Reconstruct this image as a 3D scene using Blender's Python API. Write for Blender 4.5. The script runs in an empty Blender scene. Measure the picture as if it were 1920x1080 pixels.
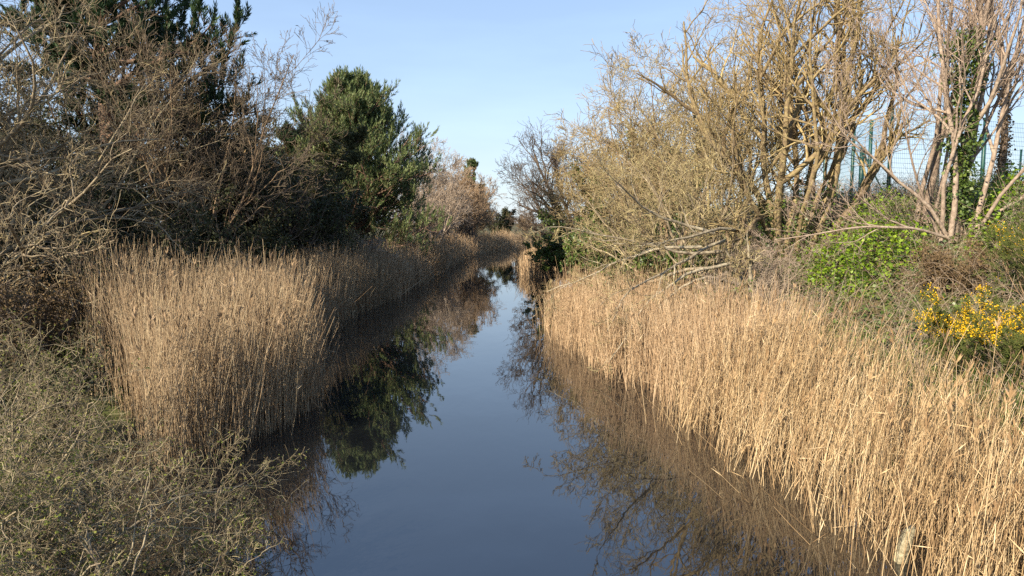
import bpy, math, numpy as np
R = math.radians
S = bpy.context.scene
COL = S.collection

# ------------------------------------------------------------------ camera, sky, sun
CAM_H, F, PITCH = 3.6, 1300.0, math.atan(122/1300)
cam = bpy.data.cameras.new('camera'); co = bpy.data.objects.new('camera', cam); COL.objects.link(co)
cam.sensor_width = 36; cam.lens = F/1920*36; cam.clip_start = 0.05; cam.clip_end = 5000
co.location = (0, 0, CAM_H); co.rotation_euler = (math.pi/2-PITCH, 0, 0)
S.camera = co
SUN_EL, SUN_AZ = 28.0, 223.0        # azimuth of the sun, degrees clockwise from +Y (canal direction)
w = bpy.data.worlds.new("World"); S.world = w; w.use_nodes = True
nt = w.node_tree; nt.nodes.clear()
sky = nt.nodes.new('ShaderNodeTexSky'); sky.sky_type = 'NISHITA'; sky.sun_disc = False
sky.sun_elevation = R(SUN_EL); sky.sun_rotation = R(SUN_AZ); sky.air_density = 1.0; sky.dust_density = .7; sky.ozone_density = 1.6
bg = nt.nodes.new('ShaderNodeBackground'); bg.inputs[1].default_value = 0.13
ow = nt.nodes.new('ShaderNodeOutputWorld')
# thin high haze: soften the sky texture towards pale blue, paler at the horizon
wg = nt.nodes.new('ShaderNodeTexCoord'); wx = nt.nodes.new('ShaderNodeSeparateXYZ'); nt.links.new(wg.outputs['Generated'], wx.inputs[0])
wr = nt.nodes.new('ShaderNodeValToRGB'); we = wr.color_ramp.elements
we[0].position = 0.0; we[0].color = (.66, .77, .90, 1); we[1].position = .55; we[1].color = (.27, .45, .82, 1)
wm_ = we.new(.2); wm_.color = (.47, .64, .90, 1)
nt.links.new(wx.outputs[2], wr.inputs[0])
wn = nt.nodes.new('ShaderNodeTexNoise'); wn.inputs['Scale'].default_value = 2.2; wn.inputs['Detail'].default_value = 5
wp = nt.nodes.new('ShaderNodeMapping'); wp.inputs['Scale'].default_value = (1, 1, 5); nt.links.new(wg.outputs['Generated'], wp.inputs[0]); nt.links.new(wp.outputs[0], wn.inputs['Vector'])
ws = nt.nodes.new('ShaderNodeMapRange'); ws.inputs[1].default_value = .45; ws.inputs[2].default_value = .8; ws.inputs[3].default_value = 3.5; ws.inputs[4].default_value = 4.3
nt.links.new(wn.outputs[0], ws.inputs[0])
wv = nt.nodes.new('ShaderNodeVectorMath'); wv.operation = 'SCALE'; nt.links.new(wr.outputs[0], wv.inputs[0]); nt.links.new(ws.outputs[0], wv.inputs['Scale'])
wx2 = nt.nodes.new('ShaderNodeMix'); wx2.data_type = 'RGBA'; wx2.inputs[0].default_value = .8
nt.links.new(sky.outputs[0], wx2.inputs[6]); nt.links.new(wv.outputs[0], wx2.inputs[7])
nt.links.new(wx2.outputs[2], bg.inputs[0]); nt.links.new(bg.outputs[0], ow.inputs[0])
sl = bpy.data.lights.new('sun', 'SUN'); sl.energy = 4.9; sl.angle = R(0.5); sl.color = (1, .86, .68)
so = bpy.data.objects.new('sun', sl); COL.objects.link(so)
sx, sy, sz = math.sin(R(SUN_AZ))*math.cos(R(SUN_EL)), math.cos(R(SUN_AZ))*math.cos(R(SUN_EL)), math.sin(R(SUN_EL))
from mathutils import Vector
so.rotation_euler = Vector((sx, sy, sz)).to_track_quat('Z', 'Y').to_euler()
so.location = (sx*50, sy*50, sz*50)
vs = S.view_settings; vs.view_transform = 'Standard'; vs.look = 'None'; vs.gamma = 1; vs.exposure = 1.17
S.cycles.use_denoising = False
S.cycles.max_bounces = 5; S.cycles.diffuse_bounces = 3; S.cycles.glossy_bounces = 3; S.cycles.transmission_bounces = 2
S.cycles.use_adaptive_sampling = False

# ------------------------------------------------------------------ helpers
def at(u, v, Y):
    """world point seen at photo pixel (u, v) at forward distance Y"""
    cx, cy = (u-960)/F, -(v-540)/F
    dy = math.cos(PITCH)+cy*math.sin(PITCH); dz = -math.sin(PITCH)+cy*math.cos(PITCH)
    k = Y/dy
    return np.array((cx*k, Y, CAM_H+dz*k))

def tag(o, label=None, cat=None, group=None, kind=None):
    for k, v_ in (('label', label), ('category', cat), ('group', group), ('kind', kind)):
        if v_: o[k] = v_
    return o

def empty(name, loc=(0, 0, 0)):
    o = bpy.data.objects.new(name, None); COL.objects.link(o); o.location = tuple(loc); return o

def noise2(x, y, s=1.0, seed=0):
    r = np.random.RandomState(seed); t = 0
    for k in range(5):
        a, b, c, d = r.uniform(-1, 1, 2).tolist()+r.uniform(0, 6.28, 2).tolist()
        t = t+np.sin((x*a+y*b)*s*(1+k*.6)*1.7+c)*np.cos((x*b-y*a)*s*(1+k*.5)*1.3+d)
    return t/2.2

class MB:
    """gathers vertices and faces in numpy arrays and links them as one mesh object"""
    def __init__(s): s.v, s.f, s.r, s.n = [], [], [], 0
    def add(s, v, f, rnd):
        s.v.append(v.reshape(-1, 3)); s.f.append(f+s.n); s.r.append(rnd.reshape(-1)); s.n += len(v.reshape(-1, 3))
    def tubes(s, pts, rad, sides, rnd=None, rs=None):
        N, K, _ = pts.shape
        if N == 0: return
        tan = np.gradient(pts, axis=1); tan /= np.linalg.norm(tan, axis=2, keepdims=True)+1e-9
        m = tan.mean(axis=1); ref = np.zeros((N, 3)); ref[np.arange(N), np.argmin(np.abs(m), axis=1)] = 1
        a = np.cross(tan, ref[:, None, :]); a /= np.linalg.norm(a, axis=2, keepdims=True)+1e-9
        b = np.cross(tan, a)
        ph = np.arange(sides)*2*math.pi/sides
        off = a[:, :, None, :]*np.cos(ph)[None, None, :, None]+b[:, :, None, :]*np.sin(ph)[None, None, :, None]
        v = pts[:, :, None, :]+off*rad[:, :, None, None]
        i = np.arange(N)[:, None, None]*K*sides+np.arange(K-1)[None, :, None]*sides
        j = np.arange(sides)[None, None, :]; j2 = (j+1) % sides
        f = np.stack([i+j, i+j2, i+sides+j2, i+sides+j], -1).reshape(-1, 4)
        if rnd is None: rnd = (rs or np.random).uniform(0, 1, N)
        s.add(v, f, np.repeat(rnd, K*sides))
    def leaves(s, c, d, nrm, L, W, rnd):
        """diamond leaves: base c, direction d, width direction across nrm"""
        n = len(c)
        if n == 0: return
        d = d/(np.linalg.norm(d, axis=1, keepdims=True)+1e-9)
        sd = np.cross(d, nrm); sd /= np.linalg.norm(sd, axis=1, keepdims=True)+1e-9
        up = np.cross(sd, d)
        L = np.broadcast_to(L, n)[:, None]; W = np.broadcast_to(W, n)[:, None]
        v = np.stack([c, c+d*L*.45+sd*W*.5+up*W*.12, c+d*L, c+d*L*.45-sd*W*.5+up*W*.12], 1)
        s.add(v, (np.arange(n)*4)[:, None]+np.array([0, 1, 2, 3])[None], np.repeat(rnd, 4))
    def box(s, c, sz, rnd=.5):
        c = np.array(c, float); h = np.array(sz)/2.
        sg = np.array([[-1,-1,-1],[1,-1,-1],[1,1,-1],[-1,1,-1],[-1,-1,1],[1,-1,1],[1,1,1],[-1,1,1]])
        s.add(c+sg*h, np.array([[0,3,2,1],[4,5,6,7],[0,1,5,4],[1,2,6,5],[2,3,7,6],[3,0,4,7]]), np.full(8, rnd))
    def build(s, name, mat, parent=None, smooth=False, origin=(0, 0, 0)):
        v = np.concatenate(s.v)-np.array(origin, float); f = np.concatenate(s.f); r = np.concatenate(s.r)
        me = bpy.data.meshes.new(name)
        me.vertices.add(len(v)); me.vertices.foreach_set('co', v.astype(np.float32).ravel())
        me.loops.add(f.size); me.loops.foreach_set('vertex_index', f.astype(np.int32).ravel())
        me.polygons.add(len(f)); me.polygons.foreach_set('loop_start', (np.arange(len(f))*4).astype(np.int32))
        me.polygons.foreach_set('loop_total', np.full(len(f), 4, np.int32))
        if smooth: me.polygons.foreach_set('use_smooth', np.ones(len(f), bool))
        at_ = me.attributes.new('rnd', 'FLOAT', 'POINT'); at_.data.foreach_set('value', r.astype(np.float32))
        me.update(); me.validate()
        me.materials.append(mat)
        o = bpy.data.objects.new(name, me); COL.objects.link(o)
        if parent is not None: o.parent = parent
        else: o.location = origin
        return o

# ------------------------------------------------------------------ materials
def mat(name, cols, rough=.85, scale=3.0, rndmix=.6, trans=0.0, spec=.2, coords='Object', detail=4, bump=0):
    """cols: list of (position, rgb) for a ramp driven by noise and a per-piece random number"""
    m = bpy.data.materials.new(name); m.use_nodes = True; n = m.node_tree; p = n.nodes['Principled BSDF']
    tc = n.nodes.new('ShaderNodeTexCoord'); no = n.nodes.new('ShaderNodeTexNoise')
    no.inputs['Scale'].default_value = scale; no.inputs['Detail'].default_value = detail; no.inputs['Roughness'].default_value = .65
    n.links.new(tc.outputs[coords], no.inputs['Vector'])
    a = n.nodes.new('ShaderNodeAttribute'); a.attribute_name = 'rnd'
    mr = n.nodes.new('ShaderNodeMapRange'); mr.inputs[1].default_value = .28; mr.inputs[2].default_value = .72
    n.links.new(no.outputs[0], mr.inputs[0])
    mx = n.nodes.new('ShaderNodeMix'); mx.inputs[0].default_value = rndmix
    n.links.new(mr.outputs[0], mx.inputs[2]); n.links.new(a.outputs['Fac'], mx.inputs[3])
    r = n.nodes.new('ShaderNodeValToRGB'); e = r.color_ramp.elements
    e[0].position, e[0].color = cols[0][0], (*cols[0][1], 1); e[1].position, e[1].color = cols[-1][0], (*cols[-1][1], 1)
    for q, c in cols[1:-1]:
        x = e.new(q); x.color = (*c, 1)
    n.links.new(mx.outputs[0], r.inputs[0]); n.links.new(r.outputs[0], p.inputs['Base Color'])
    p.inputs['Roughness'].default_value = rough; p.inputs['Specular IOR Level'].default_value = spec
    if bump:
        bn = n.nodes.new('ShaderNodeBump'); bn.inputs['Strength'].default_value = bump; bn.inputs['Distance'].default_value = .05
        n.links.new(no.outputs[0], bn.inputs['Height']); n.links.new(bn.outputs[0], p.inputs['Normal'])
    if trans > 0:
        t = n.nodes.new('ShaderNodeBsdfTranslucent'); ms = n.nodes.new('ShaderNodeMixShader'); ms.inputs[0].default_value = trans
        n.links.new(r.outputs[0], t.inputs[0]); n.links.new(p.outputs[0], ms.inputs[1]); n.links.new(t.outputs[0], ms.inputs[2])
        n.links.new(ms.outputs[0], n.nodes['Material Output'].inputs[0])
    return m

M = dict(
  ground=mat('ground_soil', [(0, (.05, .04, .022)), (.45, (.10, .08, .04)), (.7, (.09, .11, .03)), (1, (.16, .13, .07))], scale=.9, rndmix=0, bump=.6),
  bark_gold=mat('lichen_bark', [(0, (.08, .055, .04)), (.36, (.19, .145, .085)), (.68, (.35, .295, .145)), (1, (.55, .49, .28))], scale=6, rndmix=.4),
  bark_brown=mat('brown_bark', [(0, (.10, .07, .045)), (.5, (.20, .14, .085)), (1, (.30, .23, .13))], scale=6, rndmix=.35, bump=.4),
  bark_moss=mat('mossy_bark', [(0, (.07, .048, .03)), (.45, (.18, .135, .08)), (.7, (.26, .205, .10)), (1, (.37, .31, .17))], scale=9, rndmix=.25, bump=.6),
  bark_grey=mat('grey_lichen_bark', [(0, (.08, .06, .042)), (.5, (.21, .17, .115)), (.78, (.35, .30, .19)), (1, (.50, .39, .13))], scale=11, rndmix=.3, bump=.5),
  bark_pale=mat('pale_lichen_bark', [(0, (.09, .07, .05)), (.5, (.25, .215, .15)), (.8, (.40, .36, .26)), (1, (.50, .42, .16))], scale=9, rndmix=.25, bump=.4),
  bark_pink=mat('pale_pink_bark', [(0, (.10, .075, .055)), (.5, (.24, .185, .14)), (1, (.42, .35, .27))], scale=9, rndmix=.3, bump=.5),
  twig_pink=mat('pinkish_twig', [(0, (.15, .105, .08)), (.5, (.29, .22, .165)), (1, (.44, .36, .28))], scale=4, rndmix=.6),
  twig_tan=mat('tan_twig', [(0, (.10, .07, .04)), (.45, (.25, .185, .09)), (.8, (.40, .32, .155)), (1, (.50, .43, .20))], scale=5, rndmix=.45),
  twig_mid=mat('shade_brown_twig', [(0, (.06, .045, .03)), (.5, (.13, .10, .07)), (1, (.27, .22, .14))], scale=4, rndmix=.6),  # brown twig toned down, shade of the left wood put into its colour
  twig_bush=mat('grey_brown_twig', [(0, (.06, .045, .028)), (.5, (.18, .145, .085)), (.85, (.36, .31, .19)), (1, (.48, .40, .17))], scale=5, rndmix=.6),
  twig_dark=mat('dark_twig', [(0, (.05, .038, .03)), (.5, (.10, .078, .06)), (1, (.19, .15, .11))], scale=4, rndmix=.6),
  twig_left=mat('brown_twig', [(0, (.06, .045, .03)), (.45, (.16, .125, .08)), (.78, (.36, .30, .18)), (1, (.54, .44, .17))], scale=4, rndmix=.6),
  twig_pale=mat('pale_dead_twig', [(0, (.16, .12, .09)), (.5, (.29, .23, .17)), (1, (.42, .35, .27))], scale=4, rndmix=.6),
  twig_orange=mat('orange_brown_twig', [(0, (.14, .09, .055)), (.5, (.26, .18, .11)), (1, (.38, .29, .18))], scale=2, rndmix=.6),
  pine_bark=mat('pine_bark', [(0, (.07, .05, .038)), (.5, (.17, .11, .075)), (1, (.28, .18, .12))], scale=5, rndmix=.2, bump=.5),
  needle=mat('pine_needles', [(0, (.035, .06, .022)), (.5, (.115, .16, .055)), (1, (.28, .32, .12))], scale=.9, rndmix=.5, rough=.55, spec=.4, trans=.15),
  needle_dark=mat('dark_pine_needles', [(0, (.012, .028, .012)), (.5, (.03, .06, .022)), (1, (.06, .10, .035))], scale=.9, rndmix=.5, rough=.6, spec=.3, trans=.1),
  ivy=mat('ivy_leaf', [(0, (.025, .045, .012)), (.5, (.065, .11, .022)), (.85, (.14, .19, .035)), (1, (.24, .24, .06))], scale=1.2, rndmix=.6, rough=.45, spec=.5, trans=.2),
  bright_leaf=mat('fresh_leaf', [(0, (.04, .08, .01)), (.35, (.13, .22, .015)), (.75, (.23, .34, .02)), (1, (.36, .43, .04))], scale=1.5, rndmix=.65, rough=.5, spec=.4, trans=.3),
  brown_leaf=mat('dry_leaf', [(0, (.05, .035, .02)), (.5, (.13, .09, .045)), (1, (.24, .17, .08))], scale=1.2, rndmix=.6, trans=.2),
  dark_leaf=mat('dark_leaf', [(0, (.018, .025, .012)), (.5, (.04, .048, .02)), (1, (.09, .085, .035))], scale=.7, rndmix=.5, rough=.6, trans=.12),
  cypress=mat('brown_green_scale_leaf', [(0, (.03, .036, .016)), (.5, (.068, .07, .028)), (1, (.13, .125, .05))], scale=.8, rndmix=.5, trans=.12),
  bud=mat('small_green_leaf', [(0, (.05, .065, .02)), (.5, (.115, .145, .03)), (1, (.26, .26, .06))], scale=2, rndmix=.8, trans=.25),
  gorse=mat('gorse_green', [(0, (.035, .05, .015)), (.5, (.08, .10, .025)), (1, (.15, .16, .04))], scale=2, rndmix=.6, trans=.1),
  flower=mat('gorse_flower', [(0, (.48, .27, .008)), (.5, (.74, .45, .01)), (1, (.86, .62, .03))], scale=3, rndmix=.8, trans=.25),
  reed_r=mat('dry_reed', [(0, (.10, .06, .03)), (.3, (.31, .205, .105)), (.65, (.52, .38, .205)), (1, (.76, .62, .39))], scale=.5, rndmix=.75, rough=.7, trans=.12),
  reed_m=mat('tan_reed', [(0, (.16, .10, .055)), (.35, (.36, .245, .14)), (.7, (.52, .38, .23)), (1, (.68, .55, .36))], scale=.5, rndmix=.75, rough=.7, trans=.12),
  reed_l=mat('grey_brown_reed', [(0, (.15, .10, .055)), (.35, (.31, .22, .13)), (.7, (.44, .335, .205)), (1, (.60, .50, .31))], scale=.5, rndmix=.75, rough=.7, trans=.12),
  grass=mat('bank_grass', [(0, (.04, .07, .015)), (.5, (.08, .12, .03)), (1, (.22, .19, .08))], scale=.8, rndmix=.6, trans=.2),
  wood=mat('weathered_wood', [(0, (.09, .075, .045)), (.45, (.24, .21, .13)), (1, (.44, .40, .27))], scale=22, rndmix=0, bump=.8),
  bag=mat('dark_cloth', [(0, (.012, .016, .028)), (1, (.03, .038, .06))], scale=8, rndmix=0),
)
def paint(name, c, rough=.45, metal=0):
    m = bpy.data.materials.new(name); m.use_nodes = True; n = m.node_tree; p = n.nodes['Principled BSDF']
    no = n.nodes.new('ShaderNodeTexNoise'); no.inputs['Scale'].default_value = 9
    mx = n.nodes.new('ShaderNodeMix'); mx.data_type = 'RGBA'
    mx.inputs[6].default_value = (*[q*.75 for q in c], 1); mx.inputs[7].default_value = (*[q*1.2 for q in c], 1)
    n.links.new(no.outputs[0], mx.inputs[0]); n.links.new(mx.outputs[2], p.inputs['Base Color'])
    p.inputs['Roughness'].default_value = rough; p.inputs['Metallic'].default_value = metal
    return m
M['fence'] = paint('green_painted_steel', (.012, .075, .058))
M['wire'] = paint('green_coated_wire', (.03, .11, .11))

def water_mat():
    m = bpy.data.materials.new('still_water'); m.use_nodes = True; n = m.node_tree; p = n.nodes['Principled BSDF']
    p.inputs['Base Color'].default_value = (.007, .008, .009, 1); p.inputs['Roughness'].default_value = .015; p.inputs['IOR'].default_value = 2.05
    tc = n.nodes.new('ShaderNodeTexCoord'); mp = n.nodes.new('ShaderNodeMapping'); mp.inputs['Scale'].default_value = (1.6, .9, 1)
    no = n.nodes.new('ShaderNodeTexNoise'); no.inputs['Scale'].default_value = 1.2; no.inputs['Detail'].default_value = 2.5
    b = n.nodes.new('ShaderNodeBump'); b.inputs['Strength'].default_value = .05; b.inputs['Distance'].default_value = .05
    n.links.new(tc.outputs['Object'], mp.inputs[0]); n.links.new(mp.outputs[0], no.inputs['Vector'])
    n.links.new(no.outputs[0], b.inputs['Height']); n.links.new(b.outputs[0], p.inputs['Normal'])
    return m
M['water'] = water_mat()

# ------------------------------------------------------------------ terrain and water
LW = np.array([(-60, -8), (-5, -7), (3, -6.4), (6.5, -5.6), (8.5, -5.0), (10, -4.75), (11.5, -4.3), (13, -3.95), (14.6, -4.15), (16, -4.9), (19, -5.9), (25, -6.2), (33.5, -5.5), (58, -4.8), (78, -3.8), (90, -2.0), (103, 2.4), (118, 12), (200, 70)], float)
RW = np.array([(-60, 6), (-5, 5.4), (4, 5.0), (6.5, 4.7), (8.6, 4.45), (9.7, 4.2), (11.2, 3.8), (12.6, 3.5), (14.5, 3.05), (16.3, 2.35), (21, 1.55), (24, 1.35), (26, 2.2), (40, 2.2), (48, .9), (55, .6), (64, .9), (80, 3.8), (95, 10), (118, 30), (200, 90)], float)
RB = np.array([(-60, 8), (0, 6.9), (8, 6.1), (12, 5.9), (16, 5.3), (20, 4.8), (30, 4.2), (48, 3.6), (60, 3.2), (80, 7), (118, 34), (200, 94)], float)
def xl(y): return np.interp(y, LW[:, 0], LW[:, 1])
def xr(y): return np.interp(y, RW[:, 0], RW[:, 1])
def xb(y): return np.interp(y, RB[:, 0], RB[:, 1])
def sm(t): t = np.clip(t, 0, 1); return t*t*(3-2*t)
def ground(x, y):
    x = np.asarray(x, float); y = np.asarray(y, float)
    dl = xl(y)-x; dr = x-xr(y)
    zl = np.interp(dl, [-1.2, 0, 3, 4, 8, 30, 300], [-.9, -.2, .15, .4, 1.5, 1.9, 2.2])
    emb = .9+3.2*(1-sm((y-48)/28))
    db = x-xb(y)
    zr = np.where(db < 0, np.interp(dr, [-1.2, 0, 4], [-.9, -.2, .2]), 0.2+emb*sm((db+1.2)/10.5))
    z = np.where(dl > dr, zl, zr)
    far = np.maximum(dl, dr)
    z = z+np.clip((far-3)/5, 0, 1)*.14*noise2(x, y, .35, 3)
    return z
def grd(x, y): return float(ground(x, y))

def terrain():
    def axis(lo, hi, a, b, step):
        mid = np.arange(a, b+step/2, step); l = a-np.geomspace(step, a-lo, 26)[::-1]; h = b+np.geomspace(step, hi-b, 26)
        return np.concatenate([l, mid, h])
    X = axis(-1500, 1500, -24, 30, .4); Y = axis(-400, 2500, -4, 90, .5)
    gx, gy = np.meshgrid(X, Y); gz = ground(gx, gy)
    v = np.stack([gx, gy, gz], -1); ny, nx = gx.shape
    i = (np.arange(ny-1)[:, None]*nx+np.arange(nx-1)[None, :])
    f = np.stack([i, i+1, i+nx+1, i+nx], -1).reshape(-1, 4)
    mb = MB(); mb.add(v, f, np.full(v.size//3, .5)); o = mb.build('ground', M['ground'], smooth=True)
    tag(o, 'brown and green earth banks on both sides of the canal', 'ground', kind='structure')
    mb = MB(); xs = np.array([-300., 300.]); 
    mb.add(np.array([(-300, -200, 0), (300, -200, 0), (300, 400, 0), (-300, 400, 0)], float), np.array([[0, 1, 2, 3]]), np.full(4, .5))
    tag(mb.build('water', M['water']), 'still dark canal water mirroring trees and sky', 'water', kind='structure')
terrain()

# ------------------------------------------------------------------ branching
def norm(a): return a/(np.linalg.norm(a, axis=-1, keepdims=True)+1e-9)
def grow(p, d, L, K, wob, up, rs, sag=0):
    N = len(p); pts = np.empty((N, K, 3)); pts[:, 0] = p; d = norm(d)
    st = (L/(K-1))[:, None]
    for k in range(1, K):
        d = d+rs.normal(0, wob, (N, 3)); d[:, 2] += up-sag*k/K; d = norm(d)
        pts[:, k] = pts[:, k-1]+d*st
    return pts
def spawn(pts, rad, L, n, t0, ang, rs, bias=None, t1=.98):
    N, K, _ = pts.shape; i = np.repeat(np.arange(N), n)
    t = (np.tile(np.arange(n), N)+rs.uniform(0, 1, N*n))/n; t = t0+(t1-t0)*t
    x = t*(K-1); k = np.minimum(x.astype(int), K-2); fr = (x-k)[:, None]
    a, b = pts[i, k], pts[i, k+1]; pos = a+(b-a)*fr; tan = norm(b-a)
    rr = rad[i, k]*(1-fr[:, 0])+rad[i, k+1]*fr[:, 0]
    q = norm(np.cross(tan, rs.normal(0, 1, (N*n, 3))))
    A = R(ang)*rs.uniform(.6, 1.35, N*n)[:, None]
    d = tan*np.cos(A)+q*np.sin(A)
    if bias is not None: d = norm(d+np.array(bias))
    return pos, d, rr, t, i
def taper(r0, K, end=.2, rmin=.003):
    s = np.linspace(0, 1, K)[None, :]
    return np.maximum(r0[:, None]*(1-(1-end)*s), rmin)

def branching(stems, levels, rs, K0=12, wob0=.07, up0=.05, rmin=.004, clip=None):
    """stems: (point, direction, length, radius). levels: dicts. returns [(pts, rad)] for each level"""
    p = np.array([s[0] for s in stems], float); d = np.array([s[1] for s in stems], float)
    L = np.array([s[2] for s in stems], float); r = np.array([s[3] for s in stems], float)
    pts = grow(p, d, L, K0, wob0, up0, rs); rad = taper(r, K0, .18, rmin)
    out = [(pts, rad)]
    for lv in levels:
        pos, dd, rr, t, i = spawn(pts, rad, L, lv['n'], lv.get('t0', .25), lv.get('ang', 42), rs, lv.get('bias'))
        LL = lv['len']*L[i]*(1-lv.get('shrink', .5)*t)*rs.uniform(.65, 1.3, len(i))
        if clip is not None:
            keep = clip(pos+norm(dd)*LL[:, None]*.7); pos, dd, rr, LL = pos[keep], dd[keep], rr[keep], LL[keep]
        K = lv.get('K', 5)
        pts = grow(pos, dd, LL, K, lv.get('wob', .12), lv.get('up', .06), rs, lv.get('sag', 0))
        rad = taper(rr*lv.get('rf', .7)*rs.uniform(.7, 1.1, len(rr)), K, .4, rmin); L = LL
        out.append((pts, rad))
    return out

def lv(n, ln, ang=42, K=5, wob=.12, up=.06, **k): return dict(n=n, len=ln, ang=ang, K=K, wob=wob, up=up, **k)

def woody(name, base, stems, levels, label, cat='tree', seed=0, bark='bark_brown', twig='bark_brown', group=None, K0=12,
          wob0=.11, up0=.05, rmin=.004, split=2, leaf=None, leafmat=None, sides0=8, ivy=None, clip=None, parts=('trunk', 'crown')):
    """stems relative to base; levels below split go to the trunk part, finer ones to the crown part"""
    rs = np.random.RandomState(seed); base = np.array(base, float)
    lvls = branching(stems, levels, rs, K0, wob0, up0, rmin, clip)
    root = empty(name, base); tag(root, label, cat, group)
    a = MB(); b = MB()
    for k, (pts, rad) in enumerate(lvls):
        if k < split: a.tubes(pts, rad, max(4, sides0-2*k), rs=rs)
        else: b.tubes(pts, rad, 3, rs=rs)
    a.build(parts[0], M[bark], root, smooth=True)
    if b.n: b.build(parts[1], M[twig], root)
    if leaf:
        pts, rad = lvls[leaf.get('level', -1)]
        n = leaf['n']; N, K, _ = pts.shape
        i = np.repeat(np.arange(N), n); t = rs.uniform(leaf.get('t0', .2), 1, N*n); x = t*(K-1); k = np.minimum(x.astype(int), K-2)
        pos = pts[i, k]+(pts[i, k+1]-pts[i, k])*(x-k)[:, None]+rs.normal(0, leaf.get('spread', .03), (N*n, 3))
        keep = rs.uniform(0, 1, N*n) < leaf.get('p', 1)
        pos = pos[keep]; m = len(pos)
        c = MB(); L = leaf['size']*rs.uniform(.6, 1.3, m)
        c.leaves(pos, rs.normal(0, 1, (m, 3))+np.array([0, 0, leaf.get('droop', 0)]), rs.normal(0, 1, (m, 3)), L, L*leaf.get('asp', .7), rs.uniform(0, 1, m))
        if m: c.build(leaf.get('name', 'leaves'), M[leafmat], root)
    if ivy:
        pts, rad = lvls[ivy.get('level', 0)]; c = MB(); N, K, _ = pts.shape
        sel = rs.permutation(N)[:ivy.get('stems', N)]
        n = ivy['n']; i = rs.choice(sel, n); t = rs.uniform(ivy.get('t0', 0), ivy.get('t1', .6), n)
        x = t*(K-1); k = np.minimum(x.astype(int), K-2)
        q = norm(rs.normal(0, 1, (n, 3))); rr = rad[i, k]+np.abs(rs.normal(0, ivy.get('spread', .12), n))*(1.1-t/ivy.get('t1', .6)*.6)
        pos = pts[i, k]+(pts[i, k+1]-pts[i, k])*(x-k)[:, None]+q*rr[:, None]
        L = ivy.get('size', .08)*rs.uniform(.6, 1.3, n)
        c.leaves(pos, q+np.array([0, 0, -.5])+rs.normal(0, .4, (n, 3)), rs.normal(0, 1, (n, 3))+q*1.5, L, L*.9, rs.uniform(0, 1, n))
        c.build('ivy', M[ivy.get('mat', 'ivy')], root)
    return root

def fan(n, L, r, spread, seed, lean=(0, 0, 0), foot=.25, Lv=.2):
    rs = np.random.RandomState(seed); out = []
    for k in range(n):
        a = 2*math.pi*(k+rs.uniform(-.3, .3))/n; s = spread*rs.uniform(.35, 1.15)
        d = (math.cos(a)*s+lean[0], math.sin(a)*s+lean[1], 1+lean[2])
        out.append(((math.cos(a)*foot, math.sin(a)*foot, -.15), d, L*rs.uniform(1-Lv, 1+Lv), r*rs.uniform(.65, 1.2)))
    return out

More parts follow.
